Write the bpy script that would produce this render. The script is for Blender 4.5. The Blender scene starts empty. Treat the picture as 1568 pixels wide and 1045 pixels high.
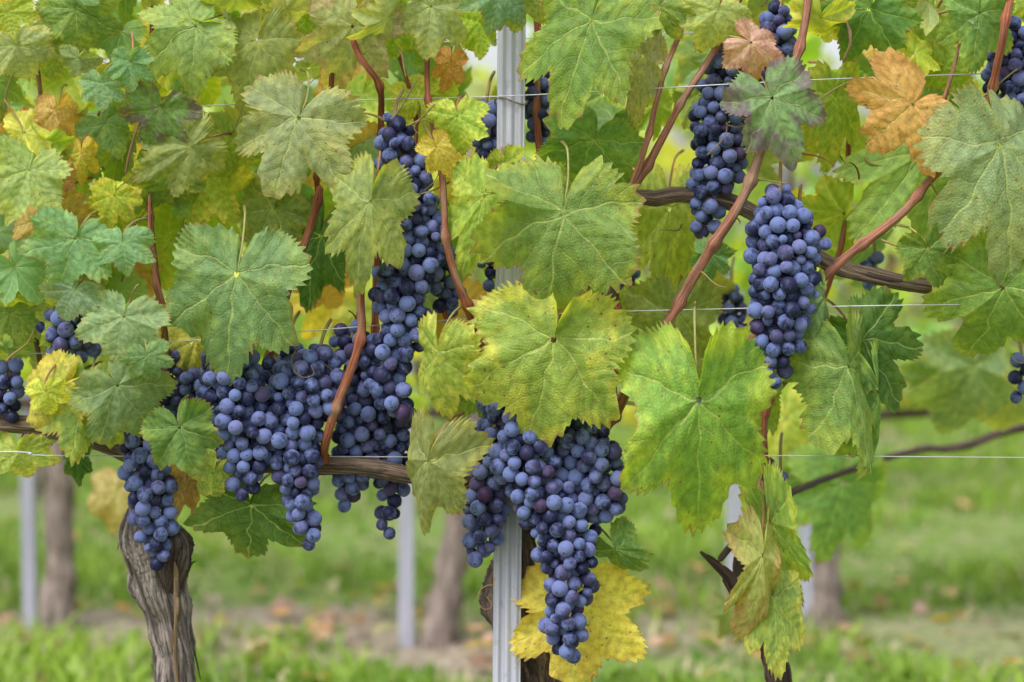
import bpy, math, random
import numpy as np
from mathutils import Vector
R = np.random.RandomState(7)
S0=0.0008; D=2.5; H=0.95
def W(px,py,y=0.0):
    f=(D+y)/D
    return np.array([(px-784)*S0*f, y, H-(py-330)*S0*f])
scene=bpy.context.scene
# ---------------------------------------------------------------- helpers
def make_mesh(name, verts, faces, attrs=None, mat=None, smooth=True, parent=None):
    verts=np.asarray(verts,dtype=np.float32); faces=np.asarray(faces,dtype=np.int32)
    me=bpy.data.meshes.new(name)
    nf,k=faces.shape
    me.vertices.add(len(verts)); me.vertices.foreach_set('co',verts.ravel())
    me.loops.add(nf*k); me.loops.foreach_set('vertex_index',faces.ravel())
    me.polygons.add(nf); me.polygons.foreach_set('loop_start',np.arange(nf,dtype=np.int32)*k)
    me.polygons.foreach_set('loop_total',np.full(nf,k,dtype=np.int32))
    me.update(calc_edges=True)
    me.polygons.foreach_set('use_smooth',np.full(nf,smooth))
    for an,(typ,arr) in (attrs or {}).items():
        a=me.attributes.new(an,typ,'POINT')
        arr=np.asarray(arr,dtype=np.float32)
        a.data.foreach_set({'FLOAT':'value','FLOAT_VECTOR':'vector','FLOAT_COLOR':'color'}[typ],arr.ravel())
    ob=bpy.data.objects.new(name,me); scene.collection.objects.link(ob)
    if mat: me.materials.append(mat)
    if parent: ob.parent=parent
    return ob
def empty(name):
    e=bpy.data.objects.new(name,None); scene.collection.objects.link(e); e.empty_display_size=.1
    return e
class Batch:
    def __init__(s): s.v=[];s.f=[];s.a={};s.n=0
    def add(s,v,f,**a):
        s.v.append(v); s.f.append(f+s.n); s.n+=len(v)
        for k,x in a.items(): s.a.setdefault(k,[]).append(x)
    def build(s,name,types,mat,parent=None,smooth=True):
        if not s.v: return None
        return make_mesh(name,np.concatenate(s.v),np.concatenate(s.f),
            {k:(types[k],np.concatenate(x)) for k,x in s.a.items()},mat,smooth,parent)
# ---------------------------------------------------------------- node helper
class X:
    nt=None
    def __init__(s,sock): s.s=sock
    @staticmethod
    def m(op,*a,clamp=False):
        n=X.nt.nodes.new('ShaderNodeMath'); n.operation=op; n.use_clamp=clamp
        for i,v in enumerate(a):
            if isinstance(v,X): X.nt.links.new(v.s,n.inputs[i])
            else: n.inputs[i].default_value=v
        return X(n.outputs[0])
    def __add__(s,o): return X.m('ADD',s,o)
    __radd__=__add__
    def __mul__(s,o): return X.m('MULTIPLY',s,o)
    __rmul__=__mul__
    def __sub__(s,o): return X.m('SUBTRACT',s,o)
    def __rsub__(s,o): return X.m('SUBTRACT',o,s)
    def __truediv__(s,o): return X.m('DIVIDE',s,o)
def inp(n,k,v):
    if isinstance(v,X): X.nt.links.new(v.s,n.inputs[k])
    else: n.inputs[k].default_value=v
def sstep(x,a,b,lo=0.,hi=1.):
    n=X.nt.nodes.new('ShaderNodeMapRange'); n.interpolation_type='SMOOTHSTEP'
    inp(n,0,x); n.inputs[1].default_value=a; n.inputs[2].default_value=b; n.inputs[3].default_value=lo; n.inputs[4].default_value=hi
    return X(n.outputs[0])
def mix(a,b,f,mode='MIX'):
    n=X.nt.nodes.new('ShaderNodeMix'); n.data_type='RGBA'; n.blend_type=mode
    inp(n,0,f); 
    for k,v in ((6,a),(7,b)):
        if isinstance(v,X): X.nt.links.new(v.s,n.inputs[k])
        else: n.inputs[k].default_value=(*v,1)
    return X(n.outputs[2])
def attr(name):
    n=X.nt.nodes.new('ShaderNodeAttribute'); n.attribute_name=name; return n
def noise(vec,scale,detail=3,rough=.55,out=0,dim='3D'):
    n=X.nt.nodes.new('ShaderNodeTexNoise'); n.noise_dimensions=dim
    if vec is not None: X.nt.links.new(vec.s,n.inputs['Vector'])
    n.inputs['Scale'].default_value=scale; n.inputs['Detail'].default_value=detail; n.inputs['Roughness'].default_value=rough
    return X(n.outputs[out])
def voro(vec,scale,feat='F1',out=0):
    n=X.nt.nodes.new('ShaderNodeTexVoronoi'); n.voronoi_dimensions='2D'; n.feature=feat
    X.nt.links.new(vec.s,n.inputs['Vector']); n.inputs['Scale'].default_value=scale
    return X(n.outputs[out])
def comb(x,y,z):
    n=X.nt.nodes.new('ShaderNodeCombineXYZ'); inp(n,0,x);inp(n,1,y);inp(n,2,z); return X(n.outputs[0])
def sep(v):
    n=X.nt.nodes.new('ShaderNodeSeparateXYZ'); X.nt.links.new(v.s,n.inputs[0]); return [X(o) for o in n.outputs]
def scal(c,f):
    n=X.nt.nodes.new('ShaderNodeVectorMath'); n.operation='SCALE'; inp(n,0,c); inp(n,3,f); return X(n.outputs[0])
def bump(h,strength,dist):
    n=X.nt.nodes.new('ShaderNodeBump'); n.inputs['Strength'].default_value=strength; n.inputs['Distance'].default_value=dist
    X.nt.links.new(h.s,n.inputs['Height']); return X(n.outputs[0])
def newmat(name):
    m=bpy.data.materials.new(name); m.use_nodes=True; X.nt=m.node_tree
    p=m.node_tree.nodes['Principled BSDF']; return m,p
def setc(p,k,v):
    if isinstance(v,X): X.nt.links.new(v.s,p.inputs[k])
    else: p.inputs[k].default_value=v
# ---------------------------------------------------------------- materials
def leaf_material(level=2):
    m,p=newmat(('vine_leaf_far_material','vine_leaf_inner_material','vine_leaf_material')[level])
    A=attr('colA'); B=attr('colB'); colA=X(A.outputs[0]); eA=X(A.outputs[3]); colB=X(B.outputs[0]); bB=X(B.outputs[3])
    lc=X(attr('lc').outputs[1]); t=X(attr('et').outputs[2])
    x,y,z=sep(lc); l2=comb(x+z,y+z*1.7,0.)
    n1=noise(l2,2.6,3,.6,dim='2D')
    ef=sstep(t+(n1-.5)*1.6,.66,1.04)*eA
    base=mix(colA,colB,ef)
    if level>0:
        n2=noise(l2,2.1,4,.68,dim='2D')
        bf=X.m('MULTIPLY',sstep(n2,.53,.66),bB,clamp=True)
        base=mix(base,colB,bf)
        nv=X.nt.nodes.new('ShaderNodeTexNoise'); nv.noise_dimensions='2D'; X.nt.links.new(l2.s,nv.inputs['Vector']); nv.inputs['Scale'].default_value=3.; nv.inputs['Detail'].default_value=1
        dx,dy,dz=sep(X(nv.outputs[1]))
        x2=x+(dx-.5)*.16; y2=y+(dy-.5)*.16
        ax=X.m('ABSOLUTE',x2)
        ds=[];al=[]
        for a in (0,50,106):
            s,c=math.sin(math.radians(a)),math.cos(math.radians(a))
            along=ax*s+y2*c; perp=X.m('ABSOLUTE',ax*c-y2*s)
            ds.append(perp+X.m('MAXIMUM',along*-10.,0.)); al.append(along)
        md=X.m('MINIMUM',X.m('MINIMUM',ds[0],ds[1]),ds[2])
        main=sstep(md,.003,.014,1.,0.)
        sec=None; shade=None
        for d,a in zip(ds,al):
            sel=X.m('LESS_THAN',d,md+.0005)
            u=X.m('FRACT',(a-d*.8)/.155)
            ln=X.m('ABSOLUTE',u-.5)
            v=sstep(ln,.44,.495)*sel
            sh=sstep(ln,.05,.5)*sel
            sec=v if sec is None else sec+v
            shade=sh if shade is None else shade+sh
        vein=X.m('MAXIMUM',main,sec*.42)
        base=scal(base,1.05-shade*.16)
        base=mix(base,mix((.60,.66,.26),colB,.3),vein*.5)
    if level>1:
        ve=voro(l2,36.,'DISTANCE_TO_EDGE')
        n3=noise(l2,11.,5,.70,dim='2D'); n4=noise(l2,3.4,3,.6,dim='2D')
        base=mix(base,scal(base,.74),sstep(ve,.0,.10,.40,0.))
        base=scal(base,sstep(n3,.28,.72,.78,1.20))
        inter=sstep(md,.02,.12)*sstep(n4,.48,.66)*bB
        base=mix(base,colB,X.m('MULTIPLY',inter,.7,clamp=True))
        sp=voro(l2,6.)
        base=mix(base,(.22,.12,.045),sstep(sp+(n3-.5)*.15,.03,.085,.85,0.)*sstep(n2,.46,.54))
        base=mix(base,(.36,.21,.09),sstep(t+(n3-.5)*.16,.94,1.0)*sstep(n4,.47,.58)*.85)
        h=X.m('MULTIPLY',ve,.9)+X.m('MULTIPLY',vein,-.7)+n3*.8+n4*1.7-shade*.5
        setc(p,'Normal',bump(h,.62,.0019))
    geo=X.nt.nodes.new('ShaderNodeNewGeometry'); back=X(geo.outputs['Backfacing'])
    base=mix(base,mix(scal(base,1.1),(.34,.40,.19),.4),back)
    setc(p,'Base Color',base); p.inputs['Roughness'].default_value=.52; p.inputs['Specular IOR Level'].default_value=.33
    tr=X.nt.nodes.new('ShaderNodeBsdfTranslucent')
    tc=mix(base,(1.,.95,.26),1.,'MULTIPLY'); X.nt.links.new(scal(tc,1.8).s,tr.inputs[0])
    ms=X.nt.nodes.new('ShaderNodeMixShader'); ms.inputs[0].default_value=.38
    X.nt.links.new(p.outputs[0],ms.inputs[1]); X.nt.links.new(tr.outputs[0],ms.inputs[2])
    X.nt.links.new(ms.outputs[0],X.nt.nodes['Material Output'].inputs[0])
    return m
M_leaf=leaf_material(2); M_fill=leaf_material(1); M_far=leaf_material(0)
def grape_material():
    m,p=newmat('blue_grape_skin')
    g=X(attr('g').outputs[1]); r1,r2,ct=sep(g)
    pos=X(X.nt.nodes.new('ShaderNodeNewGeometry').outputs['Position'])
    n1=noise(pos,85,3,.6); n2=noise(pos,420,3,.65)
    f=sstep(n1+(r1-.5)*.40+(n2-.5)*.36,.30,.66)
    col=mix((.016,.018,.056),(.125,.165,.365),f)
    col=mix(col,(.17,.15,.33),sstep(r2,.45,.9)*.28)
    col=mix(col,(.045,.014,.045),sstep(r2,.95,.97)*.7)
    dot=sstep(ct,.976,.988)
    col=mix(col,(.045,.028,.024),dot)
    setc(p,'Base Color',col)
    setc(p,'Roughness',sstep(f,0,1,.48,.88)); p.inputs['Specular IOR Level'].default_value=.18
    setc(p,'Sheen Weight',f*.3); p.inputs['Sheen Tint'].default_value=(.7,.75,1,1); p.inputs['Sheen Roughness'].default_value=.5
    return m
M_grape=grape_material()
def cane_material():
    m,p=newmat('cane_bark')
    tc=X(attr('tc').outputs[1]); c=attr('colA'); col=X(c.outputs[0]); u,v,s=sep(tc)
    st=noise(comb(u*18.,v*9.,s),1.,4,.6); fn=noise(comb(u*160.,v*30.,s),1.,2,.6); big=noise(comb(u*14.,v*1.,s),1.,2)
    col=mix(scal(col,.42),scal(col,1.5),sstep(st,.3,.7)); col=mix(col,(.38,.29,.20),sstep(big,.50,.70)*.5)
    col=mix(col,scal(col,.32),sstep(fn,.55,.70)*.7)
    setc(p,'Base Color',col); p.inputs['Roughness'].default_value=.65; p.inputs['Specular IOR Level'].default_value=.25
    setc(p,'Normal',bump(st+fn*.5,.8,.0022)); return m
def bark_material():
    m,p=newmat('old_vine_bark')
    tc=X(attr('tc').outputs[1]); c=attr('colA'); col=X(c.outputs[0]); u,v,s=sep(tc)
    st=noise(comb(u*16.,v*26.,s),1.,5,.7); fn=noise(comb(u*90.,v*60.,s),1.,3,.6)
    f=sstep(st+(fn-.5)*.4,.34,.66)
    col=mix(scal(col,.22),scal(col,1.35),f)
    setc(p,'Base Color',col); p.inputs['Roughness'].default_value=.9
    setc(p,'Normal',bump(st+fn*.4,1.,.006)); return m
M_cane=cane_material(); M_bark=bark_material()
# ---------------------------------------------------------------- leaves
CP=[(0,1.0),(7,.92),(15,.83),(27,.66),(38,.80),(50,.90),(60,.80),(78,.58),(92,.69),(106,.76),(122,.68),(140,.60),(156,.54),(168,.40),(175,.22),(180,.04)]
def leaf_local(na,nr,rng,lobe=1.,fold=0.,ws=1.,teeth=.05,wave=1.):
    th=np.linspace(-math.pi,math.pi,na,endpoint=False); ad=np.abs(np.degrees(th))
    ang=np.array([c[0] for c in CP],float)
    def side():
        r=np.array([c[1] for c in CP]); r=r*(1+rng.uniform(-.08,.08,len(r)))
        r[3]=r[3]+(1-lobe)*.17 -rng.uniform(-.04,.08)*lobe; r[7]+= (1-lobe)*.11-rng.uniform(-.04,.06)*lobe
        sft=rng.uniform(-5,5); a=ang.copy(); a[3:12]+=sft*np.array([.5,.8,1,1,1,1,1,.6,.3])
        r[0]=1; return a,r
    (al_,rl),(ar_,rr)=side(),side()
    Rr=np.where(th>0,np.interp(ad,ar_,rr),np.interp(ad,al_,rl))
    k=max(1,na//80); ker=np.ones(2*k+1)/(2*k+1)
    Rs=np.convolve(np.concatenate([Rr[-k:],Rr,Rr[:k]]),ker,'valid')
    Rs=.6*Rs+.4*Rr
    nt=28
    ph=th/math.pi*nt+ .9*np.sin(3*th+rng.rand()*6)+.6*np.sin(7*th+rng.rand()*6)
    fr=ph-np.floor(ph); saw=1-np.abs(fr-.5)*2
    amp=teeth*(.6+.8*np.abs(np.sin(5.3*th+rng.rand()*6)))
    tooth=(saw**1.25-.4)*amp*np.clip((180-ad)/25,0,1)
    for _ in range(rng.randint(0,4)):
        c0=rng.uniform(-2.6,2.6); tooth-=rng.uniform(.03,.12)*np.exp(-((th-c0)/rng.uniform(.02,.05))**2)
    t=(np.linspace(.02,1,nr))**.85
    rad=Rs[None]*t[:,None]+tooth[None]*(t[:,None]**6)
    x0=rad*np.sin(th)[None]; y0=rad*np.cos(th)[None]
    T=np.repeat(t[:,None],na,1)
    r=np.sqrt(x0**2+y0**2)
    z=-rng.uniform(.02,.36)*r**2
    for kk,a in ((2,.08),(3,.07),(5,.055),(9,.022),(14,.010)):
        z+=wave*a*rng.uniform(.5,1.5)*np.sin(kk*th[None]+rng.rand()*6.28)*T**1.9
    ca=rng.uniform(0,3.14); w_=x0*math.cos(ca)+y0*math.sin(ca)
    z-=rng.uniform(0,.42)*wave*w_*w_
    dv=np.full_like(x0,9.)
    for a in (0,50,-50,106,-106):
        s,c=math.sin(math.radians(a)),math.cos(math.radians(a))
        al=x0*s+y0*c; pp=np.abs(x0*c-y0*s)+np.maximum(-al,0)*10; dv=np.minimum(dv,pp)
    z+=.26*wave*np.minimum(dv,.14)
    z+=.012*wave*np.sin(19*x0+rng.rand()*6)*np.sin(17*y0+rng.rand()*6)*T
    z-=rng.uniform(0,.35)*np.clip(y0,0,1)**2
    xx=x0*ws
    zf=z-np.abs(xx)*math.sin(fold)*1.0
    xf=xx*math.cos(fold)
    v=np.stack([xf,y0,zf],-1).reshape(-1,3)
    lc=np.stack([x0,y0,np.zeros_like(x0)],-1).reshape(-1,3)
    return v,lc,T.ravel()
_top={}
def leaf_faces(na,nr):
    if (na,nr) not in _top:
        i=np.arange(na); i1=(i+1)%na; F=[]
        for j in range(nr-1):
            F.append(np.stack([j*na+i,j*na+i1,(j+1)*na+i1,(j+1)*na+i],-1))
        _top[(na,nr)]=np.concatenate(F)
    return _top[(na,nr)]
def rotx(a): c,s=math.cos(a),math.sin(a); return np.array([[1,0,0],[0,c,-s],[0,s,c]])
def rotz(a): c,s=math.cos(a),math.sin(a); return np.array([[c,-s,0],[s,c,0],[0,0,1]])
GBR=1.17
STY={ # colA, colB, edge, blotch
'green':((.175,.285,.070),(.42,.48,.07),.45,.25),
'pale': ((.275,.355,.135),(.48,.50,.12),.45,.3),
'blue': ((.195,.320,.165),(.38,.45,.15),.35,.15),
'grey': ((.190,.280,.115),(.36,.42,.11),.4,.25),
'dark': ((.065,.150,.024),(.17,.27,.035),.35,.3),
'deep': ((.125,.230,.055),(.30,.38,.06),.35,.25),
'lime': ((.30,.42,.045),(.55,.54,.08),.6,.4),
'under':((.24,.33,.080),(.42,.45,.09),.4,.3),
'ygreen':((.38,.45,.08),(.68,.61,.12),.8,.6),
'gy':   ((.200,.315,.065),(.52,.55,.09),.6,.28),
'yellow':((.74,.59,.10),(.62,.38,.06),.4,.3),
'orange':((.58,.38,.11),(.44,.23,.06),.5,.6),
'tan':  ((.56,.40,.18),(.40,.22,.08),.6,.5),
'purple':((.19,.31,.10),(.16,.08,.13),.75,.45),
'pink': ((.62,.44,.34),(.42,.22,.15),.6,.6),
'gbrown':((.32,.39,.14),(.42,.31,.16),.6,.4),
}
TY={'colA':'FLOAT_COLOR','colB':'FLOAT_COLOR','lc':'FLOAT_VECTOR','et':'FLOAT','tc':'FLOAT_VECTOR','g':'FLOAT_VECTOR'}
def add_leaf(b,J,L,phi,yaw,pitch,style,rng,na=220,nr=16,lobe=1.,fold=0.,ws=1.,teeth=.05,wave=1.,bright=1.):
    v,lc,et=leaf_local(na,nr,rng,lobe,fold,ws,teeth,wave)
    c,s=math.cos(phi),math.sin(phi)
    B=np.array([[-c,s,0],[0,0,-1],[-s,-c,0]])
    M=rotz(yaw)@rotx(pitch)@B
    P=v@M.T*L+J
    seed=rng.uniform(0,80); lc=lc.copy(); lc[:,2]=seed
    A,Bc,e,bl=STY[style]
    jit=np.array([rng.uniform(.85,1.20),rng.uniform(.93,1.08),rng.uniform(.8,1.25)])*rng.uniform(.86,1.12)*bright*GBR
    n=len(P)
    ca=np.tile(np.append(np.minimum(np.array(A)*jit,.82),e),(n,1)); cb=np.tile(np.append(np.minimum(np.array(Bc)*jit,.82),bl),(n,1))
    b.add(P,leaf_faces(na,nr),colA=ca,colB=cb,lc=lc,et=et)
# ---------------------------------------------------------------- tubes
def catmull(P,n=10):
    P=np.asarray(P,float)
    Q=np.vstack([2*P[0]-P[1],P,2*P[-1]-P[-2]]); out=[]
    for i in range(1,len(Q)-2):
        t=np.linspace(0,1,n,endpoint=False)[:,None]
        p0,p1,p2,p3=Q[i-1],Q[i],Q[i+1],Q[i+2]
        out.append(.5*((2*p1)+(-p0+p2)*t+(2*p0-5*p1+4*p2-p3)*t**2+(-p0+3*p1-3*p2+p3)*t**3))
    out.append(P[-1:]); return np.concatenate(out)
def add_tube(b,P,rad,col,rng,ns=10,n=10,rough=0.,nodes=0,tipcol=None,caps=True):
    PR=catmull(np.column_stack([P,rad]),n); C=PR[:,:3].copy(); r=np.maximum(PR[:,3],1e-4)
    m=len(C); T=np.gradient(C,axis=0); T/=np.linalg.norm(T,axis=1)[:,None]+1e-9
    sl=np.concatenate([[0],np.cumsum(np.linalg.norm(np.diff(C,axis=0),axis=1))])
    if nodes:
        ph=(sl/nodes+rng.rand()); k=np.floor(ph); fr=ph-k
        r=r*(1+.50*np.exp(-((fr-.5)/.075)**2))
        zig=np.abs(((ph-.5)%2)-1)-.5
        C[:,0]+=zig*.005; C[:,1]+=zig*.003
    up=np.array([0,1,0.]); U=np.cross(T,up); U/=np.linalg.norm(U,axis=1)[:,None]+1e-9; V=np.cross(T,U)
    a=np.linspace(0,2*math.pi,ns,endpoint=False)
    rr=r[:,None]*np.ones(ns)[None]
    if rough:
        g=np.zeros((m,ns))
        for k in range(7):
            fa=rng.randint(1,6); fs=rng.uniform(15,90)
            g+=np.sin(fa*a[None]+fs*sl[:,None]+rng.rand()*6.28+1.2*np.sin(sl[:,None]*30+k))/ (1+.35*k)
        g+=.9*np.sin((ns//3)*a[None]+2*np.sin(sl[:,None]*20))
        rr=rr*(1+rough*g*.33)+rng.normal(0,rough*.06,(m,ns))*r[:,None]
    if caps:
        rr[0]*=.25; rr[-1]*=.05
    P3=C[:,None]+U[:,None]*(np.cos(a)[None,:,None]*rr[...,None])+V[:,None]*(np.sin(a)[None,:,None]*rr[...,None])
    i=np.arange(ns); i1=(i+1)%ns
    F=np.concatenate([np.stack([j*ns+i,j*ns+i1,(j+1)*ns+i1,(j+1)*ns+i],-1) for j in range(m-1)])
    tc=np.stack([np.repeat(sl[:,None],ns,1),np.tile((np.abs(a/math.pi-1))[None],(m,1)),np.full((m,ns),rng.uniform(0,50))],-1).reshape(-1,3)
    cc=np.tile(np.append(np.array(col),1.),(m*ns,1))
    b.add(P3.reshape(-1,3),F,tc=tc,colA=cc)
def pxpath(pts):
    P=np.array([W(p[0],p[1],p[2]) for p in pts]); r=np.array([p[3]*S0 for p in pts]); return P,r
# ---------------------------------------------------------------- leaves
LE=[
(862,322,832,488,238,-.13,'green',0,0,-.1),
(848,520,812,684,236,-.12,'gy',0,0,-.1),
(1070,612,1082,842,224,-.12,'gy',0,0,0),
(362,420,338,578,200,-.10,'grey',0,0,0),
(458,180,418,302,195,-.09,'pale',0,0,0),
(568,308,540,446,128,-.12,'pale',.35,.2,0),
(672,540,655,652,118,-.11,'ygreen',.5,-.3,0),
(655,705,618,838,118,-.12,'pale',.45,-.2,0),
(905,32,858,190,182,-.10,'green',0,0,0),
(985,85,975,188,80,-.05,'pale',.3,0,0),
(910,215,880,302,150,-.03,'deep',0,.1,.2),
(1182,150,1222,250,140,-.08,'purple',0,0,0),
(1398,160,1330,222,185,-.09,'orange',0,0,0),
(1530,225,1560,420,215,-.12,'blue',0,.1,0),
(1535,440,1490,572,215,-.09,'green',0,0,0),
(1420,380,1440,440,90,-.10,'deep',.2,0,0),
(1320,520,1390,622,165,-.04,'dark',0,.2,0),
(1300,560,1335,722,130,-.08,'green',.5,.3,0),
(1345,600,1385,742,80,-.05,'gy',.7,.5,0),
(1262,455,1290,552,60,-.07,'grey',.6,.5,0),
(1168,850,1158,992,78,-.06,'gbrown',.5,.2,0),
(1185,915,1192,1036,90,-.03,'gy',.5,.2,0),
(1180,800,1222,970,52,-.02,'gy',.5,0,0),
(1185,790,1180,870,55,-.01,'green',.6,.3,0),
(945,842,985,900,75,-.04,'deep',.3,0,.3),
(885,925,872,1055,200,.0,'yellow',0,0,0),
(95,590,40,650,130,-.08,'ygreen',.3,0,0),
(130,600,110,706,130,-.07,'gy',.2,.2,0),
(180,590,235,665,150,-.10,'grey',0,0,.1),
(275,655,300,728,112,-.09,'deep',0,0,0),
(385,775,370,860,175,-.02,'dark',0,0,.2),
(325,725,300,775,60,-.06,'ygreen',.4,0,0),
(285,720,262,800,60,.02,'tan',.2,0,0),
(190,485,175,556,130,-.10,'blue',0,0,0),
(225,545,235,586,75,-.11,'blue',0,0,0),
(115,365,90,440,135,-.10,'blue',0,.2,0),
(188,370,190,420,92,-.11,'blue',0,0,0),
(115,445,90,490,130,-.09,'blue',0,-.2,.2),
(290,225,200,275,105,-.08,'pale',.2,0,0),
(245,165,222,228,118,-.09,'purple',0,0,.1),
(45,260,12,342,120,-.08,'pale',0,0,0),
(85,170,80,225,60,-.05,'orange',.2,0,0),
(125,235,125,285,50,-.03,'yellow',.3,0,0),
(90,265,90,305,50,-.07,'tan',.3,0,0),
(70,330,10,425,100,-.04,'orange',.3,0,0),
(300,40,215,92,150,-.08,'pale',0,.2,0),
(115,15,120,80,120,-.06,'green',0,0,0),
(25,70,40,120,120,-.07,'pale',0,.2,0),
(395,60,372,168,130,-.06,'pale',.1,0,0),
(540,40,510,150,140,-.07,'gbrown',0,0,0),
(660,10,655,86,120,-.06,'pale',0,0,0),
(765,-15,755,42,100,-.07,'blue',.1,0,0),
(735,35,738,92,60,.03,'lime',.2,0,0),
(155,128,155,170,72,-.10,'blue',0,0,0),
(200,95,198,140,66,-.11,'blue',0,0,0),
(120,90,110,120,100,-.06,'pale',.3,0,0),
(700,178,705,236,92,-.06,'ygreen',0,0,0),
(668,225,692,268,52,-.09,'yellow',.4,0,0),
(742,300,705,420,105,-.08,'ygreen',.1,.3,0),
(1025,320,1020,468,125,.07,'ygreen',0,0,0),
(1150,65,1210,98,85,-.08,'pink',.3,0,0),
(1100,15,1080,72,110,-.06,'pale',0,0,0),
(1010,10,985,55,120,-.05,'green',0,0,0),
(1330,15,1300,84,150,-.02,'deep',0,0,0),
(1420,230,1310,365,170,.04,'under',0,.1,0),
(1280,150,1285,262,110,.05,'lime',0,.2,0),
(1500,20,1490,112,110,-.07,'green',.1,0,0),
(1500,15,1540,20,60,-.06,'blue',.1,0,0),
(1160,590,1155,705,75,.04,'under',0,0,0),
(1035,480,1030,600,145,.06,'under',0,0,0),
(490,360,465,472,110,.04,'dark',0,0,0),
(320,270,290,350,130,.03,'lime',0,0,0),
(420,320,380,390,120,.04,'green',0,0,0),
(1090,390,1080,432,60,-.03,'blue',.4,0,0),
(30,690,35,740,100,.02,'ygreen',.1,0,0),
(15,480,20,545,100,0.0,'green',0,0,0),
(175,300,160,345,80,-.03,'lime',0,0,0),
(70,600,75,640,60,-.1,'ygreen',.4,0,0),
(640,150,632,95,80,.04,'lime',0,0,0),
(300,520,280,590,90,.02,'ygreen',.1,0,0),
(850,600,905,655,100,.02,'green',0,0,0),
(735,590,700,640,90,.04,'green',0,0,0),
(118,700,120,740,40,.0,'dark',0,0,0),
(1445,105,1500,150,120,.05,'lime',0,0,0),
(1430,20,1420,120,110,.06,'under',0,0,0),
(775,250,790,300,60,-.04,'lime',.2,0,0),
(10,20,20,60,90,-.05,'lime',0,0,0),
(470,20,450,70,110,.0,'lime',0,0,0),
(10,420,15,460,70,-.04,'lime',.2,0,0),
(795,-12,785,44,100,-.06,'pale',.1,0,0),
(690,95,680,140,50,.0,'orange',.3,0,0),
(1205,110,1235,135,35,-.02,'orange',.3,0,0),
(255,270,230,320,110,.0,'green',0,.2,.1),
(355,210,340,275,110,.0,'under',0,.2,.1),
(60,65,90,120,90,-.05,'pale',.2,0,0),
(160,190,185,240,90,-.0,'green',.1,0,0),
(610,30,600,90,90,.0,'lime',.1,0,0),
(1490,560,1480,680,150,.7,'blue',0,.1,0),(1550,600,1545,680,110,.8,'pale',0,0,0),(1430,575,1450,650,90,.8,'green',0,0,0),
(1290,740,1250,860,150,.7,'green',0,0,0),(1240,720,1210,790,90,.8,'green',0,0,0),(1205,640,1215,735,90,.8,'ygreen',0,0,0),
(180,750,170,815,80,.8,'tan',0,0,0),(1120,930,1150,985,70,.9,'gbrown',0,0,0),
(500,440,480,520,100,.6,'yellow',0,.1,0),(550,480,520,520,70,.6,'ygreen',0,.1,0),
]
vines=[empty('grapevine'),empty('grapevine'),empty('grapevine')]
def vi(px): return 0 if px<640 else (1 if px<1060 else 2)
LB=[Batch() for _ in range(3)]; FB=[Batch() for _ in range(3)]; PB=[Batch() for _ in range(3)]
for q,(jx,jy,tx,ty,w,y,st,fold,yaw,pitch) in enumerate(LE):
    rng=np.random.RandomState(100+q)
    L=math.hypot(tx-jx,ty-jy); phi=math.atan2(tx-jx,ty-jy)
    f=(D+y)/D; ws=w/(1.40*L*math.cos(fold))
    ws=min(max(ws,.38),1.5)
    J=W(jx,jy,y)
    b=LB[vi(jx)]
    add_leaf(b,J,L*S0*f*1.03,phi,yaw+rng.uniform(-.25,.25),pitch+rng.uniform(-.3,.2),st,rng,
        na=320 if L>90 else 200,nr=20 if L>90 else 13,lobe=rng.uniform(.7,1.6),fold=fold,ws=ws,teeth=.065 if L>90 else .07,wave=1. if L>90 else 1.35)
    dx,dz=-math.sin(phi),math.cos(phi); l=(.45+.3*rng.rand())*max(L,80)*S0
    sd=rng.uniform(-.5,.5)
    pts=[J+np.array([0,.002,0]),J+np.array([dx*l*.35,.012,dz*l*.35]),J+np.array([(dx+sd*.5)*l*.8,.05,dz*l*.75]),J+np.array([(dx+sd)*l*1.1,.11,dz*l*.9])]
    add_tube(PB[vi(jx)],np.array(pts),np.array([.0010,.0012,.0015,.002]),(.42,.40,.14) if rng.rand()<.6 else (.45,.2,.12),rng,ns=7,n=7)
REG=[
(-120,-150,640,330,84,.05,.32),(-120,330,330,500,26,.05,.25),(330,300,520,460,7,.08,.25),
(620,-150,1060,200,28,.06,.32),(1040,-150,1700,270,52,.07,.34),(1260,230,1700,420,15,.08,.3),
(640,330,1000,560,8,.10,.3),(930,300,1250,560,5,.12,.3),(-120,500,230,640,12,.04,.2),
(700,180,1000,330,8,.09,.25),(1380,420,1700,560,6,.05,.25),(820,560,1060,640,4,.08,.2),(1250,-100,1700,120,18,-.05,.05),
(-120,-150,600,60,30,-.08,.05),(-60,60,330,330,26,-.06,.04),(-60,420,130,560,8,-.06,.04)]
mid=['lime','lime','lime','green','lime','under','ygreen','pale','deep','green','pale','yellow','gy','blue','ygreen']
for (x0,y0,x1,y1,n,a,bb) in REG:
    for _ in range(n):
        px,py=R.uniform(x0,x1),R.uniform(y0,y1); y=R.uniform(a,bb)
        st=mid[R.randint(len(mid))]
        if R.rand()<.04: st='orange'
        sz=R.uniform(50,100) if y>.05 else R.uniform(32,70)
        add_leaf(FB[vi(px)],W(px,py-25,y),sz*S0,R.normal(0,.8),R.normal(0,.55),R.normal(.1,.5),st,R,na=120,nr=8,lobe=R.uniform(.6,1.5),ws=R.uniform(.85,1.15),teeth=.065,wave=1.4)
for i in range(3): LB[i].build('leaves',TY,M_leaf,vines[i])
for i in range(3): FB[i].build('inner_leaves',TY,M_fill,vines[i])
for i in range(3): PB[i].build('petioles',TY,M_cane,vines[i])
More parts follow.
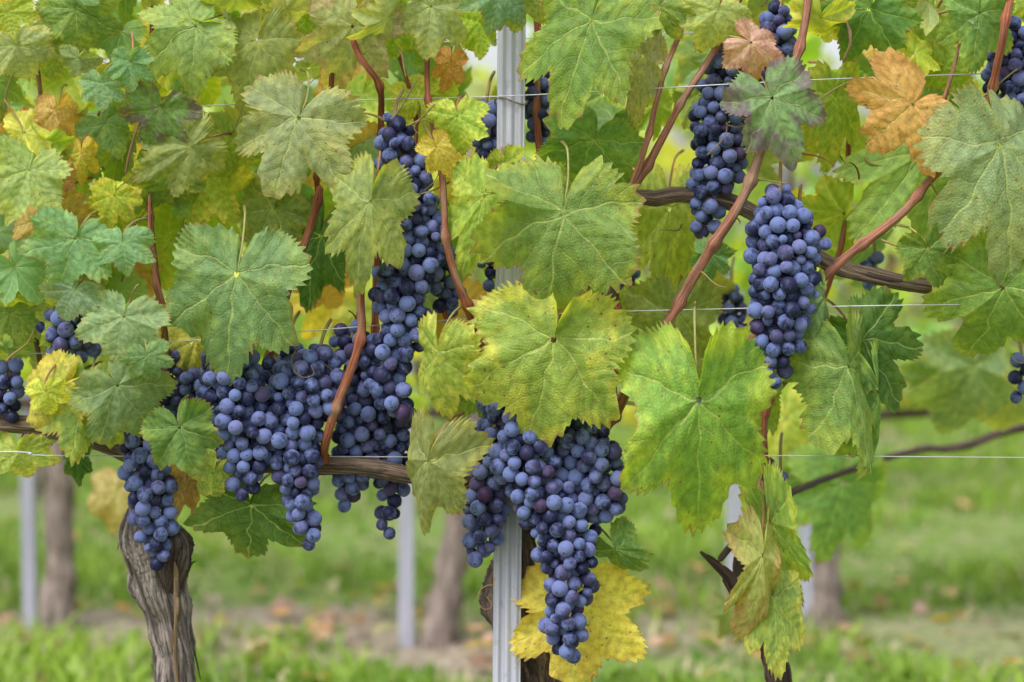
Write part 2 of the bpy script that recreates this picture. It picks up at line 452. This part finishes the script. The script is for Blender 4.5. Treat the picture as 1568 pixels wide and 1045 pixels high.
# ---------------------------------------------------------------- canes, cordon, trunks
red=(.27,.085,.042); pinkb=(.33,.14,.09)
CA=[
([(488,290,0,8),(470,370,-.02,8.5),(442,450,-.02,9),(412,545,-.01,10),(395,620,.02,10),(400,700,.03,10)],red),
([(575,360,.01,6),(557,445,-.04,8),(547,520,-.05,9),(522,615,-.06,10),(498,680,-.04,10),(490,712,0,10)],red),
([(648,60,0,5),(655,130,-.03,6),(676,280,-.06,7),(690,400,-.07,8),(716,480,-.06,9),(745,545,0,9),(760,640,.03,9),(745,720,.02,10)],red),
([(530,-60,0,6),(548,75,-.06,6.5),(572,130,-.06,7),(583,195,0,7.5),(590,300,.05,8),(575,480,.06,8),(560,700,.02,9)],red),
([(1250,-120,0,8),(1238,0,-.05,8.5),(1215,110,-.06,9),(1165,240,-.06,10),(1120,338,-.06,10.5),(1050,440,-.05,11),(985,560,-.05,12),(935,640,-.01,12),(880,720,.02,12)],pinkb),
([(1180,-100,0,6),(1095,70,-.03,7),(1032,180,-.03,8),(965,300,-.02,9),(900,430,.03,9),(880,560,.04,9)],pinkb),
([(1040,40,-.01,5.5),(1010,160,-.04,6),(975,270,-.04,6.5),(940,350,0,7)],pinkb),
([(1700,80,0,7),(1568,175,-.04,8),(1440,258,-.05,9),(1365,335,-.05,9),(1260,425,-.04,10),(1140,535,-.04,10.5),(1070,612,-.02,10)],pinkb),
([(820,-100,.02,7),(822,120,.03,8),(824,250,.03,8),(855,320,.03,8),(850,500,.04,8),(800,680,.03,9)],red),
([(1550,-60,0,8),(1540,40,-.08,8),(1515,160,-.05,9),(1485,300,0,9),(1465,380,.02,9),(1440,480,.1,9)],red),
([(240,-40,.03,5),(232,120,.03,6),(228,300,.02,6),(245,440,.0,6.5),(250,560,.02,7),(235,690,.03,8)],(.2,.09,.045)),
([(40,-50,.05,5),(60,150,.04,5),(40,350,.04,6),(60,560,.04,6),(70,660,.02,7)],(.2,.09,.045)),
([(510,-60,-.02,5),(505,120,-.04,6),(490,250,.0,6),(488,300,.02,6)],red),
([(935,640,.0,7),(945,560,.02,6),(940,440,.05,6)],red),
([(1170,715,.02,6),(1180,620,.04,6),(1240,520,.1,6),(1300,300,.1,6),(1290,0,.1,5)],red),
([(1290,95,-.02,3),(1305,60,-.03,3),(1280,0,-.01,3)],(.3,.2,.09)),
([(190,270,-.05,2.2),(205,220,-.06,2.5),(225,180,-.05,2.5),(262,150,-.02,2.5)],(.42,.2,.13)),
([(228,300,-.05,3),(236,400,-.06,3.2),(248,480,-.06,3.5),(245,560,.0,4)],(.32,.12,.07)),
([(700,560,-.0,6),(680,470,.0,5),(640,330,.04,5),(630,180,.05,5),(600,40,.05,4)],red),
([(0,170,-.03,2.5),(15,130,-.04,2.5),(40,60,-.03,2.5)],(.35,.3,.12)),
([(1420,240,.0,4),(1450,150,.0,4),(1470,60,.02,4),(1480,-60,.02,4)],red),
]
CB=[Batch() for _ in range(3)]
for q,(pts,col) in enumerate(CA):
    rng=np.random.RandomState(q+5); P,r=pxpath(pts)
    P=P+rng.normal(0,.002,P.shape)
    add_tube(CB[vi(pts[len(pts)//2][0])],P,r*.70,tuple(np.array(col)*rng.uniform(.85,1.15)),rng,ns=14,n=18,rough=.14,nodes=.085)
def tend(px,py,dx,dy,y=-.05,r=1.3,col=(.36,.27,.1),i=0,curl=True):
    rng=np.random.RandomState(i); pts=[];n=14
    for k in range(n):
        t=k/(n-1); c=20*t*t if curl else 0
        pts.append((px+dx*t+c*math.sin(9*t*t)+8*math.sin(3*t+i),py+dy*t+c*math.cos(9*t*t)+6*math.sin(4*t+i*2),y-.02*t,r*(1.2-.7*t)))
    P,rr=pxpath(pts); add_tube(CB[vi(px)],P,rr,col,rng,ns=6,n=4)
for i,(a,b_,c,d) in enumerate([(665,175,-35,20),(590,180,60,-60),(582,190,-50,-30),(688,280,-60,20),(640,300,60,-40),(1150,285,50,-10),(1350,370,70,15),(1010,520,70,50),(430,510,45,60),(355,515,60,-10),(1465,320,-60,-70),(985,560,-40,-60),(245,400,-70,-80),(610,190,60,-25),(600,75,30,40),(1440,180,-50,-20),(1085,235,60,-60),(1240,180,60,-60),(15,560,30,-60),(5,150,30,60),(750,880,-8,50),(1060,420,60,15),(1500,150,60,-40)]):
    tend(a,b_,c,d,i=i,curl=(i%4==0),r=1.7 if i%4 else 1.0)
for i in range(80):
    x=R.uniform(0,1568);y_=R.uniform(0,620)
    tend(x,y_,R.uniform(-50,50),R.uniform(-80,50),y=R.uniform(-.02,.1),r=R.uniform(.8,1.9),col=(.35,.3,.1) if i%2 else (.32,.12,.07),i=200+i,curl=False)
for i in range(3): CB[i].build('canes',TY,M_cane,vines[i])
BB=[Batch() for _ in range(3)]
grey=(.36,.30,.27); cord=(.33,.23,.165)
def bark(i,pts,col,rough=.35,ns=36,strips=0,seed=0):
    rng=np.random.RandomState(seed); P,r=pxpath(pts)
    add_tube(BB[i],P,r,col,rng,ns=ns,n=22,rough=rough)
    for k in range(strips):
        a=rng.uniform(0,6.28); t0=rng.uniform(0,.7); t1=t0+rng.uniform(.1,.3)
        C=catmull(np.column_stack([P,r]),22); m=len(C); i0=int(t0*m); i1=max(i0+6,min(m-1,int(t1*m)))
        idx=np.linspace(i0,min(i1,m-1),6).astype(int); C2=C[idx]
        off=1.02+.25*np.abs(np.linspace(-1,1,6))**2*rng.uniform(0,1.6)
        a2=a+np.linspace(0,.5,6)*rng.uniform(-1,1)
        Q=C2[:,:3]+np.stack([np.cos(a2)*C2[:,3]*off,np.sin(a2)*C2[:,3]*off,np.zeros(6)],-1)
        add_tube(BB[i],Q,np.array([.3,.9,1.2,1.1,.8,.2])*rng.uniform(.0012,.003),tuple(np.array(col)*rng.uniform(.4,1.2)),rng,ns=7,n=5,rough=.3)
bark(0,[(-300,640,.03,12),(0,648,.03,13),(90,660,.03,13),(190,690,.04,14),(240,720,.05,16)],cord,.25,26,6,1)
bark(0,[(235,745,.05,24),(300,730,.04,16),(400,712,.02,14),(490,712,.0,13),(560,716,-.01,13),(620,727,-.01,13),(700,740,.0,12),(738,712,.01,11)],cord,.22,30,16,2)
bark(1,[(800,800,.04,20),(850,700,.04,14),(920,560,.06,12),(950,330,.03,11),(1010,303,-.0,12),(1060,300,-.0,12),(1140,318,-.0,12),(1215,370,.0,12),(1290,412,.0,12),(1400,436,.0,12),(1480,440,.03,11),(1640,430,.03,11)],cord,.22,30,18,3)
bark(2,[(1100,860,.05,5),(1170,780,.06,6),(1260,735,.5,6),(1400,690,1.0,7),(1470,685,1.0,8),(1568,655,1.0,9),(1750,640,1.0,10)],(.20,.13,.11),.25,24,4,4)
bark(0,[(222,745,.05,14),(218,780,.05,20),(222,812,.05,36),(236,848,.05,43),(246,900,.05,36),(262,970,.05,29),(272,1050,.05,28),(280,1250,.05,30),(285,1500,.05,34),(290,1720,.05,44)],grey,.38,48,36,5)
bark(0,[(262,810,.0,6),(272,830,.0,20),(268,860,.01,24),(262,900,.03,14)],(.12,.085,.07),.5,30,8,6)
bark(0,[(268,860,-.01,2),(270,930,-.012,3),(268,1000,-.01,3.5),(272,1050,-.01,2)],(.55,.36,.2),.6,10,6,16)
bark(1,[(790,790,.04,12),(792,840,.05,26),(790,890,.055,40),(800,950,.055,40),(818,1010,.055,33),(822,1080,.05,32),(826,1300,.05,33),(828,1720,.05,42)],(.20,.14,.12),.45,44,46,7)
bark(2,[(1072,845,.05,2),(1092,862,.05,5),(1112,880,.05,8),(1130,905,.05,13),(1150,940,.06,14),(1182,1000,.06,16),(1195,1070,.06,18),(1200,1300,.05,24),(1200,1720,.05,34)],(.18,.11,.09),.4,30,24,8)
bark(2,[(1130,905,.05,10),(1135,850,.05,9),(1160,780,.06,7),(1180,700,.06,6)],(.15,.11,.09),.3,24,5,9)
for i in range(3): BB[i].build('trunk_and_cordon',TY,M_bark,vines[i])
# ---------------------------------------------------------------- grapes
import bmesh
def ico(sub):
    bm=bmesh.new(); bmesh.ops.create_icosphere(bm,subdivisions=sub,radius=1)
    v=np.array([x.co[:] for x in bm.verts]); f=np.array([[x.index for x in fc.verts] for fc in bm.faces]); bm.free(); return v,f
ICO={2:ico(2),3:ico(3)}
M_stem=M_cane
def bunch(name,pts,y,seed,gr=11.3,sub=3,depth=.8,parent=None,stem=True,bright=1.):
    rng=np.random.RandomState(seed)
    P=np.array([np.append(W(p[0],p[1],y+(p[3] if len(p)>3 else 0)),p[2]*S0) for p in pts])
    C=catmull(P,14); ax=C[:,:3]; ar=np.maximum(C[:,3],gr*S0*.8)
    g=gr*S0
    w=ar**2; w=w/w.sum(); pool=[]
    n_try=5500; idx=rng.choice(len(ax),n_try,p=w)
    u=rng.normal(0,1,(n_try,3)); u/=np.linalg.norm(u,axis=1)[:,None]
    rad=np.where(np.arange(n_try)<3500,rng.uniform(.8,1,n_try),rng.uniform(0,.8,n_try))
    cand=ax[idx]+u*(rad*np.maximum(ar[idx]-.75*g,g*.15))[:,None]*np.array([1,depth,1])
    pts_=np.empty((0,3))
    for c in cand:
        if len(pts_)==0 or np.min(((pts_-c)**2).sum(1))>(1.45*g)**2: pts_=np.vstack([pts_,c])
    gs=g*rng.uniform(.82,1.12,len(pts_)); gs=np.where(rng.rand(len(gs))<.06,gs*.68,gs)
    sc=np.array([1,1/depth,1])
    for it in range(30):
        d=pts_[:,None]-pts_[None]; dist=np.sqrt((d**2).sum(-1))+np.eye(len(pts_))*9
        tgt=(gs[:,None]+gs[None])*.955; ov=np.maximum(tgt-dist,0)
        pts_=pts_+((d/dist[...,None])*ov[...,None]).sum(1)*.28
        q=(pts_[:,None]-ax[None])*sc; dd=np.sqrt((q**2).sum(-1)); 
        k=np.argmin(dd-ar[None],1); dk=dd[np.arange(len(pts_)),k]; lim=np.maximum(ar[k]-.5*g,g*.2)
        s=np.minimum(1,lim/np.maximum(dk,1e-6)); s=1-(1-s)*.6
        pts_=ax[k]+(pts_-ax[k])*s[:,None]
    d=pts_[:,None]-ax[None]; k=np.argmin((d**2).sum(-1),1); out=pts_-ax[k]; out/=np.linalg.norm(out,axis=1)[:,None]+1e-9
    tip=out+np.array([0,-.3,-.5])+rng.normal(0,.35,out.shape); tip/=np.linalg.norm(tip,axis=1)[:,None]
    v,f=ICO[sub]; n=len(pts_); nv=len(v)
    cosv=tip@v.T
    elong=1+.06*cosv**2
    V=pts_[:,None]+v[None]*gs[:,None,None]*elong[...,None]
    F=(f[None]+(np.arange(n)*nv)[:,None,None]).reshape(-1,3)
    G=np.stack([np.repeat(rng.rand(n)[:,None],nv,1),np.repeat(rng.rand(n)[:,None],nv,1),cosv],-1).reshape(-1,3)
    e=parent or empty(name)
    make_mesh('grapes',V.reshape(-1,3),F,{'g':('FLOAT_VECTOR',G)},M_grape,True,e)
    if stem:
        b=Batch(); t=ax[0]
        add_tube(b,np.vstack([t+[.01,.06,.05],t+[.004,.03,.035],t+[0,0,.01],ax[::14][:max(2,len(ax)//14)]]),np.full(3+len(ax[::14][:max(2,len(ax)//14)]),.0022),(.34,.25,.1),rng,ns=7,n=6,rough=.15)
        for kk in range(0,n,2):
            j=np.argmin(((ax-pts_[kk])**2).sum(1)); j=max(0,j-4)
            mid_=(ax[j]+pts_[kk])/2+[0,0,.003]
            add_tube(b,np.array([ax[j],mid_,pts_[kk]]),np.array([.0014,.001,.001]),(.27,.25,.08),rng,ns=5,n=3)
        b.build('stem',TY,M_stem,e)
    return e
GB=[
([(375,545,26),(355,575,50),(375,640,52),(378,690,40),(372,735,26),(368,752,14)],-.04),
([(488,555,34),(470,600,55),(450,650,48),(455,710,40),(462,770,30),(474,805,24),(468,832,14)],-.035),
([(325,590,26),(330,620,30),(350,680,22)],-.02),
([(420,570,30),(415,630,36),(418,685,24)],-.02),
([(540,525,36),(570,570,50),(560,640,52),(545,690,40),(535,740,30),(530,768,14)],.02),
([(600,640,36),(595,700,36),(598,760,26),(590,815,14)],.03),
([(602,195,26),(612,235,38),(620,290,46),(642,345,46),(628,400,52),(610,450,44),(618,505,40),(590,560,36),(605,620,30)],-.045),
([(660,360,24),(680,430,28),(690,475,20)],.0),
([(765,590,26),(758,650,32),(752,710,34),(745,770,36),(738,820,30),(725,855,18)],-.03),
([(835,560,22),(835,620,26),(800,680,46),(822,740,50),(850,800,48),(868,850,46),(872,900,40),(862,950,38),(868,1000,18)],-.06),
([(880,665,36),(905,700,46),(922,750,38),(942,785,16)],-.05),
([(850,650,30),(880,720,36),(895,790,30),(900,830,16)],-.03),
([(1195,300,22),(1190,335,44),(1200,375,56),(1200,430,54),(1195,480,48),(1192,530,36),(1188,580,15)],-.06),
([(1225,345,26),(1262,372,18)],-.05),
([(1130,70,40),(1110,130,40),(1095,185,44),(1105,240,42),(1085,290,38),(1078,340,24),(1088,355,14)],.0),
([(1195,20,22),(1185,70,36),(1160,130,36),(1150,200,24)],.04),
([(205,670,22),(218,705,36),(228,750,40),(235,800,34),(242,850,20)],-.02),
([(75,500,22),(105,515,34),(130,535,24)],-.03),
([(270,560,26),(285,600,36),(270,640,26)],.03),
([(745,165,18),(748,210,28),(752,262,18)],.03),
([(820,120,26),(830,170,32),(825,210,20)],.05),
([(750,400,24),(752,430,18)],.05),
([(1555,60,36),(1545,110,44),(1550,165,34)],.0),
([(1120,450,24),(1125,490,30),(1125,530,18)],.3),
([(960,420,24),(965,450,28),(955,480,18)],.25),
([(1340,400,22),(1335,425,18)],.12),
([(15,560,18),(10,600,24),(15,630,18)],.02),
([(440,540,26),(450,580,30)],.06),
([(1195,730,14),(1190,770,18),(1195,800,12)],.08),
([(780,520,14),(776,560,16)],.02),
([(1565,560,18),(1560,600,16)],.1),
]
for i,(pts,y) in enumerate(GB): bunch('grape_bunch',pts,y,300+i,sub=3 if y<.0 else 2)
# ---------------------------------------------------------------- metal post
def post_mat():
    m,p=newmat('weathered_metal_post')
    pos=X(X.nt.nodes.new('ShaderNodeNewGeometry').outputs['Position']); x,y,z=sep(pos)
    n=noise(comb(x*260.,y*260.,z*7.),1.,4,.6); n2=noise(pos,60,4,.7)
    c=mix((.38,.38,.48),(.52,.52,.62),sstep(n,.3,.7)); c=mix(c,(.24,.22,.23),sstep(n2,.55,.75)*.5)
    setc(p,'Base Color',c); p.inputs['Roughness'].default_value=.55; p.inputs['Metallic'].default_value=.1; setc(p,'Normal',bump(n,.15,.0008)); return m
M_post=post_mat()
def post(name,x,y,ztop,w,lean=0.,d=.030,wx=None):
    h=w/2; prof=[]
    nr_=61
    for i in range(nr_):
        u=-1+2*i/(nr_-1); rib=.0014*math.cos(u*math.pi*3.)
        prof.append((u*h*.97, -d/2+.002-rib*(1 if abs(u)<.9 else .4)))
    prof+= [(h,-d/2+.006),(h,d/2-.004),(h-.004,d/2),(h*.45,d/2),(h*.42,d/2-.008),(-h*.42,d/2-.008),(-h*.45,d/2),(-h+.004,d/2),(-h,d/2-.004),(-h,-d/2+.006)]
    prof=np.array(prof); n=len(prof); zs=np.linspace(-.3,ztop,40)
    V=[];
    for z in zs:
        V.append(np.column_stack([prof[:,0]+x+lean*(z-.6),prof[:,1]+y,np.full(n,z)]))
    V.append(np.column_stack([prof[:,0]*.05+x+lean*(ztop-.6),prof[:,1]*.05+y,np.full(n,ztop)]))
    i=np.arange(n); i1=(i+1)%n
    F=np.concatenate([np.stack([j*n+i,j*n+i1,(j+1)*n+i1,(j+1)*n+i],-1) for j in range(len(V)-1)])
    e=empty(name); make_mesh('post_body',np.concatenate(V),F,None,M_post,False,e)
    hk=Batch()
    for zz in (.64,.83,1.09):
        if zz<ztop:
            xc=x+lean*(zz-.6)
            a=np.linspace(0,2*math.pi,13); 
            P=np.stack([xc+np.cos(a)*(h+.003),y+np.sin(a)*(d/2+.004),zz+.004*np.sin(a*2)],-1)
            add_tube(hk,P,np.full(13,.0011),(.25,.23,.22),R,ns=6,n=3,caps=False)
    hk.build('wire_clip',TY,M_cane,e)
    return e
pa=W(783,100,.0); pb=W(776,1000,.0)
ln=(pa[0]-pb[0])/(pa[2]-pb[2])
post('metal_post',pb[0]+ln*(.6-pb[2]),0.012,1.19,.0345,ln)
for px,w in ((33,.030),(622,.034),(1124,.036),(1234,.028)):
    q=W(px,900,2.1); post('metal_post',q[0],2.1 + (.05 if px==33 else 0),.85,w,R.uniform(-.02,.02))
# ---------------------------------------------------------------- wires
def wire_mat():
    m,p=newmat('galvanised_wire'); n=noise(None,300); c=mix((.40,.40,.41),(.6,.6,.62),n); setc(p,'Base Color',c); p.inputs['Metallic'].default_value=.5; p.inputs['Roughness'].default_value=.45; return m
M_wire=wire_mat()
for pts in ([(-600,215,.03),(0,182,.03),(400,158,.02),(783,147,-.008),(1215,124,-.07),(1480,114,-.03),(1568,112,0),(2200,100,0)],
            [(-600,570,0.03),(0,545,0.03),(360,516,-.05),(783,484,-.008),(1120,473,-.03),(1440,467,-.07),(1568,468,-.02),(2200,465,0)],
            [(-600,690,0),(0,692,-.02),(100,698,-.02),(783,700,-.008),(1140,698,-.03),(1568,701,-.03),(2200,705,0)],
            [(-600,130,.1),(783,60,.05),(1568,40,.1),(2200,30,.1)]):
    b=Batch(); add_tube(b,np.array([W(*p) for p in pts]),np.full(len(pts),.00065),(.5,.5,.5),R,ns=8,n=12)
    b.build('trellis_wire',TY,M_wire)
# ---------------------------------------------------------------- rows behind
def far_row(y,x0,x1,n,na,nr,zlo,zhi,seed,nb=0,trunks=(),mat=M_far):
    rng=np.random.RandomState(seed); e=empty('vineyard_row'); b=Batch()
    st=['pale','pale','lime','lime','green','ygreen','lime','blue','yellow','deep','gy','green']
    for _ in range(n):
        z=zlo+(zhi-zlo)*rng.rand()**.9
        x=rng.uniform(x0,x1)
        lo=zlo+.09*math.sin(x*5+seed)+.06*math.sin(x*13+seed)+.04
        if z<lo: z=lo+rng.rand()*.3
        add_leaf(b,np.array([x,y+rng.normal(0,.14),z+.04]),rng.uniform(.055,.09),rng.normal(0,.6),rng.normal(0,.6),rng.normal(.1,.5),st[rng.randint(len(st))],rng,na=na,nr=nr,teeth=.05,bright=1.25)
    b.build('leaves',TY,mat,e)
    c=Batch(); 
    xs=np.arange(x0,x1,.25); P=np.stack([xs,np.full(len(xs),y),.52+rng.normal(0,.015,len(xs))],-1)
    add_tube(c,P,np.full(len(xs),.012),(.16,.11,.09),rng,ns=10,n=4,rough=.3)
    for x in np.arange(x0,x1,.2):
        a=rng.normal(0,.1); zt=zhi-.1
        P=np.array([[x,y+.02,.52],[x+a*.4,y+rng.normal(0,.05),.8],[x+a,y+rng.normal(0,.07),1.2],[x+a*1.6,y,zt]])
        add_tube(c,P,np.array([.007,.006,.005,.003]),(.28,.13,.07),rng,ns=6,n=4,nodes=.09)
    for x in trunks:
        lean=rng.uniform(-.10,.10)
        P=np.array([[x+lean,y,.53],[x+lean*.8,y,.4],[x+lean*.4,y+.01,.2],[x,y,0],[x,y,-.1]])
        add_tube(c,P,np.array([.022,.029,.030,.042,.055]),(.37,.29,.26),rng,ns=24,n=12,rough=.35)
    c.build('trunks_and_canes',TY,M_bark,e)
    for k in range(nb):
        x=rng.uniform(x0*.6,x1*.6); z=rng.uniform(.5,.85)
        f=(D+y)/D; px=784+x/(S0*f); py=330+(H-z)/(S0*f)
        bunch('bunch',[(px,py,16),(px+3,py+25,24),(px,py+60,18),(px,py+85,8)],y-.12,seed*50+k,gr=6.5,sub=2,parent=e,stem=False)
    return e
t2=[W(p,960,2.1)[0] for p in (88,672,1262)]
far_row(2.1,-2.4,2.4,560,40,4,.44,1.5,1,nb=9,trunks=t2+[-2.2,2.2,1.7])
far_row(4.3,-3.5,3.5,600,24,3,.45,1.5,2,trunks=np.arange(-3.4,3.5,.9))
far_row(6.5,-4.8,4.8,800,18,3,.45,1.6,3,trunks=np.arange(-4.5,5,.95))
far_row(9.,-7.,7.,1500,14,3,.15,1.7,4)
# ---------------------------------------------------------------- ground
def ground_mat():
    m,p=newmat('grassy_soil')
    pos=X(X.nt.nodes.new('ShaderNodeNewGeometry').outputs['Position']); x,y,z=sep(pos)
    n=noise(pos,3.,4,.6); nf=noise(pos,40,4,.7); nm=noise(pos,12,3,.6)
    g=mix((.09,.17,.025),(.21,.31,.05),sstep(nf,.3,.7)); g=mix(g,(.32,.29,.17),sstep(nm,.48,.66)*.75)
    s=mix((.20,.15,.11),(.44,.37,.30),sstep(nf,.35,.68))
    rowd=X.m('PINGPONG',y,1.075)
    f=sstep(rowd+(n-.5)*1.3,.14,.46,1.,0.)*sstep(y,2.5,3.2,1.,.25)*sstep(x+(n-.5)*1.5,-.2,.9,1.,.45)
    setc(p,'Base Color',mix(g,s,f)); p.inputs['Roughness'].default_value=.95; setc(p,'Normal',bump(nf,.8,.02)); return m
gx=np.concatenate([[-400,-60,-20],np.linspace(-12,12,97),[20,60,400]]); gy=np.concatenate([[-30,-10],np.linspace(-4,16,81),[30,80,400]])
GX,GY=np.meshgrid(gx,gy); GZ=.018*np.sin(GX*3.1+GY)*np.sin(GY*2.3)+.01*np.sin(GX*7+1)*np.cos(GY*6)
GZ=np.where((np.abs(GX)>12)|(GY>16)|(GY<-4),0,GZ)
nx=len(gx);ny=len(gy); I=np.arange(nx*ny).reshape(ny,nx)
F=np.stack([I[:-1,:-1],I[:-1,1:],I[1:,1:],I[1:,:-1]],-1).reshape(-1,4)
make_mesh('ground',np.stack([GX,GY,GZ],-1).reshape(-1,3),F,None,ground_mat())
def gmat():
    m,p=newmat('grass_blade'); c=X(attr('colA').outputs[0]); setc(p,'Base Color',c); p.inputs['Roughness'].default_value=.55
    tr=X.nt.nodes.new('ShaderNodeBsdfTranslucent'); X.nt.links.new(scal(c,1.5).s,tr.inputs[0]); ms=X.nt.nodes.new('ShaderNodeMixShader'); ms.inputs[0].default_value=.35
    X.nt.links.new(p.outputs[0],ms.inputs[1]); X.nt.links.new(tr.outputs[0],ms.inputs[2]); X.nt.links.new(ms.outputs[0],X.nt.nodes['Material Output'].inputs[0]); return m
rng=np.random.RandomState(11)
def blades(n,y0,y1,wf,hmul=1.,wid=.0035):
    y=y0+(y1-y0)*rng.rand(n); x=rng.uniform(-1,1,n)*(wf(y))
    patch=np.sin(x*4.1+1.3*np.sin(y*3))+np.sin(y*5.3+2*np.sin(x*2.7))+.8*np.sin(x*11+y*7)
    rn=rng.normal(0,.6,n)
    dr=np.abs((y+1.075)%2.15-1.075)
    keep=(patch+rn>-1.0)&((dr>.30+.18*np.sin(x*3+y))|(rng.rand(n)<.16+.30*(x>.5))|(y>3.2)); x,y,patch=x[keep],y[keep],patch[keep]; n=len(x)
    h=rng.uniform(.018,.058,n)*(1+.4*patch.clip(-1,1.5))*hmul; a=rng.uniform(0,6.28,n); ln_=rng.normal(0,.8,n)*h; w=wid*rng.uniform(.6,1.8,n)
    dx,dy=np.cos(a),np.sin(a); bend=np.stack([-dy,dx],-1)
    z0=-.005+np.zeros(n)
    V=np.zeros((n,6,3))
    for k,(t,ww) in enumerate(((0,1.),(.55,.9),(1.,.15))):
        ox=bend[:,0]*ln_*t*t; oy=bend[:,1]*ln_*t*t
        for s_,q in ((-1,0),(1,1)):
            V[:,k*2+q,0]=x+ox+dx*w*ww*s_; V[:,k*2+q,1]=y+oy+dy*w*ww*s_; V[:,k*2+q,2]=z0+h*t
    f=np.array([[0,1,3,2],[2,3,5,4]]); F=(f[None]+(np.arange(n)*6)[:,None,None]).reshape(-1,4)
    c1=np.array([.095,.205,.025]);c2=np.array([.32,.46,.06]);c3=np.array([.50,.45,.27])
    m_=np.clip(rng.rand(n)*.55+.25*(patch+.6),0,1)[:,None]; c=c1*(1-m_)+c2*m_; dry=rng.rand(n)<(.08+.28*(patch<-.4)); c[dry]=c3
    c=np.repeat(c[:,None],6,1); c=np.concatenate([c,np.ones((n,6,1))],-1)
    return V.reshape(-1,3),F,c.reshape(-1,4)
b=Batch()
for args in ((44000,1.0,5.0,lambda y:.55*(y+2.5)*.75+.4,1.,.004),(26000,5.,11.,lambda y:.3*(y+2.5)+.8,1.1,.007),(8000,-2,1.0,lambda y:1.6+0*y,1.,.0035),(8000,1.2,8,lambda y:.3*(y+2.5)+.6,.8,.014)):
    v,f,c=blades(*args); b.add(v,f,colA=c)
b.build('grass',TY,gmat(),None,False)
b=Batch()
for _ in range(420):
    y=(2.15 if rng.rand()<.75 else rng.choice([0,4.3,3.2]))+rng.normal(0,.28); x=rng.uniform(-2.6,2.6)
    add_leaf(b,np.array([x,y,.02+rng.rand()*.02]),rng.uniform(.02,.045),rng.uniform(0,6.28),0,math.radians(-90)+rng.normal(0,.35),['tan','gbrown','gbrown','pink','tan','pink'][rng.randint(6)],rng,na=26,nr=3,bright=rng.uniform(.4,.9))
b.build('fallen_leaves',TY,M_far,None)
# ---------------------------------------------------------------- light, sky, camera
w=bpy.data.worlds.new('World'); scene.world=w; w.use_nodes=True; X.nt=w.node_tree
el,az=math.radians(56),math.radians(215)
sky=w.node_tree.nodes.new('ShaderNodeTexSky'); sky.sky_type='NISHITA'; sky.sun_disc=False; sky.sun_elevation=el; sky.sun_rotation=az; sky.air_density=1.; sky.dust_density=3.
hs=w.node_tree.nodes.new('ShaderNodeHueSaturation'); hs.inputs['Saturation'].default_value=.32; hs.inputs['Value'].default_value=1.6
w.node_tree.links.new(sky.outputs[0],hs.inputs['Color'])
bg=w.node_tree.nodes['Background']; w.node_tree.links.new(hs.outputs[0],bg.inputs[0]); bg.inputs[1].default_value=.15
sd=bpy.data.lights.new('sun','SUN'); sd.energy=2.5; sd.angle=math.radians(22); sd.color=(1,.98,.95)
so=bpy.data.objects.new('sun',sd); scene.collection.objects.link(so)
dirv=Vector((math.sin(az)*math.cos(el),math.cos(az)*math.cos(el),math.sin(el)))
so.rotation_euler=dirv.to_track_quat('Z','Y').to_euler()
cd=bpy.data.cameras.new('camera'); co=bpy.data.objects.new('camera',cd); scene.collection.objects.link(co); scene.camera=co
co.location=(0,-D,H); co.rotation_euler=(math.radians(90),0,0)
cd.sensor_width=36; cd.lens=36*D/(1568*S0); cd.shift_y=-(522.5-330)/1568
cd.clip_end=1000; cd.clip_start=.05
cd.dof.use_dof=True; cd.dof.focus_distance=D-.07; cd.dof.aperture_fstop=2.7
scene.view_settings.view_transform='Standard'; scene.view_settings.look='None'; scene.view_settings.exposure=0
print('done')
